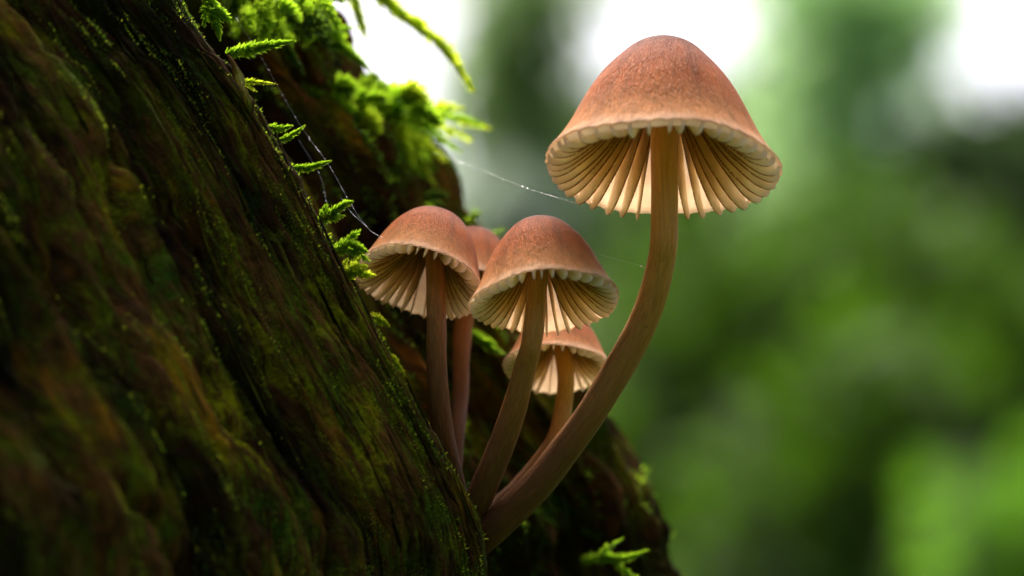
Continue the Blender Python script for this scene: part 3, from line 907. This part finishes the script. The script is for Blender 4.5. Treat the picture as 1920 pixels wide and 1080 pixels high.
def plant(kind, label, cat, base_xy_px, depth, clumps, mat, size=.07, trunk_r=0.0, top_py=-400, seed=0, dens=.7, group=None):
    """clumps: (px, py, depth m, radius m, leaves). depth is metres from the camera."""
    rg = np.random.default_rng(seed + 900)
    dd = depth - DIST
    foot = P(base_xy_px, 900, dd)
    # drop the foot to the ground, along the vertical
    gz = float(ground_z(foot[0], foot[1]))
    base = np.array([foot[0], foot[1], gz - .02])
    root = empty(kind, base, label, cat, group)
    cs = [P(c[0], c[1], c[2] - DIST) for c in clumps]
    if trunk_r > 0:
        top = P(base_xy_px + rg.uniform(-20, 20), top_py, dd)
        top[1] = base[1] + rg.uniform(-.1, .1)
        path = catmull(np.array([base, base * .6 + top * .4 + np.append(rg.normal(0, .05, 2), 0), base * .25 + top * .75, top]), 24)
        V, F, _ = tube(path, trunk_r * np.linspace(1.25, .6, 24), 14, True, .12, seed)
        tr = mesh('trunk', V, F, M['bark'], root, origin=base)
        for c in cs:
            k = np.argmin(np.abs(path[:, 2] - (c[2] - .4))); a = path[k]
            bp = catmull(np.array([a, a * .5 + c * .5 + np.array([0, 0, -.1]), c]), 10)
            V, F, _ = tube(bp, np.linspace(.3, .1, 10) * trunk_r, 7)
            mesh('limb', V, F, M['bark'], tr, origin=base)
    else:
        for c in cs:
            for _ in range(2):
                e = c + rg.normal(0, .08, 3)
                bp = catmull(np.array([base + np.append(rg.normal(0, .06, 2), 0), base * .45 + e * .55 + np.append(rg.normal(0, .1, 2), 0), e]), 10)
                V, F, _ = tube(bp, np.linspace(.014, .005, 10), 6)
                mesh('stem', V, F, M['bark'], root, origin=base)
    V, F = leaves(cs, [c[3] * 1.15 for c in clumps], [int(c[4] * dens) for c in clumps], size, rg)
    mesh('crown' if trunk_r > 0 else 'foliage', V, F, M[mat], root, smooth=False, origin=base)
    return root


plant('tree', 'slim dark background tree between the two white sky gaps', 'tree', 985, 8.0,
      [(985, 60, 8, .13, 500), (975, 190, 8.1, .16, 700), (1000, 300, 8.2, .2, 700), (1010, -60, 8, .2, 600), (930, 250, 8.3, .14, 500), (1040, 330, 8, .2, 700)], 'leaf_dark', .06, .055, -300, 1, .6)
plant('tree', 'broad blurred grey-green background tree right of the large cap', 'tree', 1600, 9.5,
      [(1600, 40, 9.5, .18, 700), (1560, 170, 9.4, .24, 900), (1640, 130, 9.6, .2, 800), (1680, 260, 9.4, .26, 900), (1520, 290, 9.5, .26, 900), (1600, -80, 9.5, .3, 900), (1500, 130, 9.7, .12, 300), (1690, 30, 9.7, .12, 300), (1800, 330, 9.5, .24, 800), (1540, 10, 9.5, .2, 900), (1670, -10, 9.6, .2, 900), (1610, -20, 9.4, .22, 900), (1590, 90, 9.5, .2, 700)], 'leaf_grey', .07, .05, -400, 2, .26)
plant('tree', 'blurred background tree behind the tall mushroom stem', 'tree', 1330, 10.5,
      [(1330, 310, 10.5, .3, 1000), (1420, 280, 10.4, .26, 900), (1230, 340, 10.6, .26, 900), (1150, 310, 10.4, .24, 800), (1360, 420, 10.5, .35, 1000)], 'leaf_soft', .07, .03, 250, 3, .6)
plant('tree', 'blurred background tree at the right edge below the pale sky gap', 'tree', 1880, 9.0,
      [(1880, 330, 9, .24, 900), (1800, 400, 9, .26, 900), (1940, 300, 9.1, .22, 800), (1900, 480, 8.9, .3, 900)], 'leaf_soft', .07, .035, 260, 4, .6)
plant('shrub', 'bright green shrub in the lower right background', 'shrub', 1900, 5.2,
      [(1985, 1010, 5.2, .14, 420), (2060, 960, 5.3, .12, 300), (1905, 1090, 5.1, .12, 240), (1995, 1100, 5.2, .18, 600), (1830, 1010, 5.4, .10, 90), (1890, 960, 5.4, .07, 50)], 'leaf_bright', .06, 0, 0, 5)
plant('shrub', 'dull green shrub in the lower background beside the bright one', 'shrub', 1560, 6.2,
      [(1500, 940, 6.2, .2, 800), (1620, 800, 6.3, .2, 800), (1690, 720, 6.2, .16, 600), (1430, 1040, 6.1, .2, 700), (1600, 980, 6.2, .2, 800)], 'leaf_mid', .06, 0, 0, 6, .35)
plant('shrub', 'mid green shrub behind the lower curve of the thick stem', 'shrub', 1320, 6.8,
      [(1330, 750, 6.8, .22, 900), (1420, 650, 6.8, .24, 900), (1280, 900, 6.7, .24, 900), (1380, 560, 6.9, .2, 700)], 'leaf_mid', .06, 0, 0, 7)
plant('shrub', 'yellow-green shrub in the middle of the right background', 'shrub', 1700, 7.4,
      [(1700, 560, 7.4, .22, 800), (1800, 620, 7.4, .24, 800), (1600, 500, 7.5, .22, 800), (1880, 720, 7.3, .24, 800), (1620, 800, 7.3, .26, 800), (1700, 860, 7.2, .24, 700)], 'leaf_mid', .06, 0, 0, 8)

M['leaf_skygap'] = leaf_mat('leaf_skygap', (.17, .22, .17), (.24, .30, .24), (.40, .50, .38), 3, .6, tfac=.5)  # pale leaves of an added shrub, coloured to stand in for sky gaps
plant('shrub', 'added pale shrub standing in for sky gaps behind the middle caps and the tall stem', 'shrub', 1100, 7.6,
      [(940, 392, 7.6, .10, 380), (985, 400, 7.7, .08, 220), (1285, 600, 7.5, .09, 260), (1300, 560, 7.6, .07, 160)], 'leaf_skygap', .05, 0, 0, 9)

# the same wood goes on to both sides of the view
rw = np.random.default_rng(404)
for k in range(14):
    px = [-1900, -1450, -1050, -700, -330, 0, 2330, 2650, 3000, 3350, 3700, 4100, -2400, 4500][k] + rw.uniform(-50, 50)
    dm = rw.uniform(8.5, 12)
    cl = [(px + rw.uniform(-150, 150), rw.uniform(-250, 520), dm + rw.uniform(-.4, .4), rw.uniform(.2, .34), 700) for _ in range(8)]
    plant('tree', ['soft green leafy tree of the wood to the side of the mushroom log', 'pale leafy tree of the wood to the side of the mushroom log', 'deep green leafy tree of the wood to the side of the mushroom log'][k % 3], 'tree', px, dm, cl, ['leaf_soft', 'leaf_dark', 'leaf_mid'][k % 3], .07, rw.uniform(.04, .08), -350, 50 + k, .5, 'trees of the wood beside the log')
for k in range(10):
    px = [-1700, -1200, -800, -400, 2250, 2600, 2950, 3300, 3700, -50][k] + rw.uniform(-60, 60)
    dm = rw.uniform(5.8, 7.5)
    cl = [(px + rw.uniform(-160, 160), rw.uniform(560, 1050), dm + rw.uniform(-.3, .3), rw.uniform(.14, .22), 500) for _ in range(5)]
    plant('shrub', ['low deep green shrub of the wood beside the mushroom log', 'low soft green shrub of the wood beside the mushroom log'][k % 2], 'shrub', px, dm, cl, ['leaf_mid', 'leaf_soft'][k % 2], .06, 0, 0, 80 + k, .6, 'shrubs of the wood beside the log')

for k in range(4):       # hidden behind the log from the front
    px = [60, 200, 320, 420][k]; dm = [9.2, 10.5, 8.6, 11.2][k]
    cl = [(px + rw.uniform(-60, 60), y_, dm + rw.uniform(-.3, .3), .15, 500) for y_ in (-60, 80, 220, 360, 480)]
    plant('tree', 'slender leafy tree of the wood hidden behind the mossy log', 'tree', px, dm, cl, ['leaf_dark', 'leaf_soft'][k % 2], .07, .05, -350, 120 + k, .6, 'slender trees behind the log')
for k in range(4):
    px = [80, 260, 430, 600][k]; dm = [6.4, 7.2, 6.0, 6.8][k]
    cl = [(px + rw.uniform(-90, 90), y_, dm + rw.uniform(-.3, .3), .16, 500) for y_ in (640, 740, 840, 950, 1040)]
    plant('shrub', 'low shrub of the wood hidden behind the mossy log', 'shrub', px, dm, cl, ['leaf_mid', 'leaf_soft'][k % 2], .06, 0, 0, 130 + k, .6, 'shrubs behind the log')
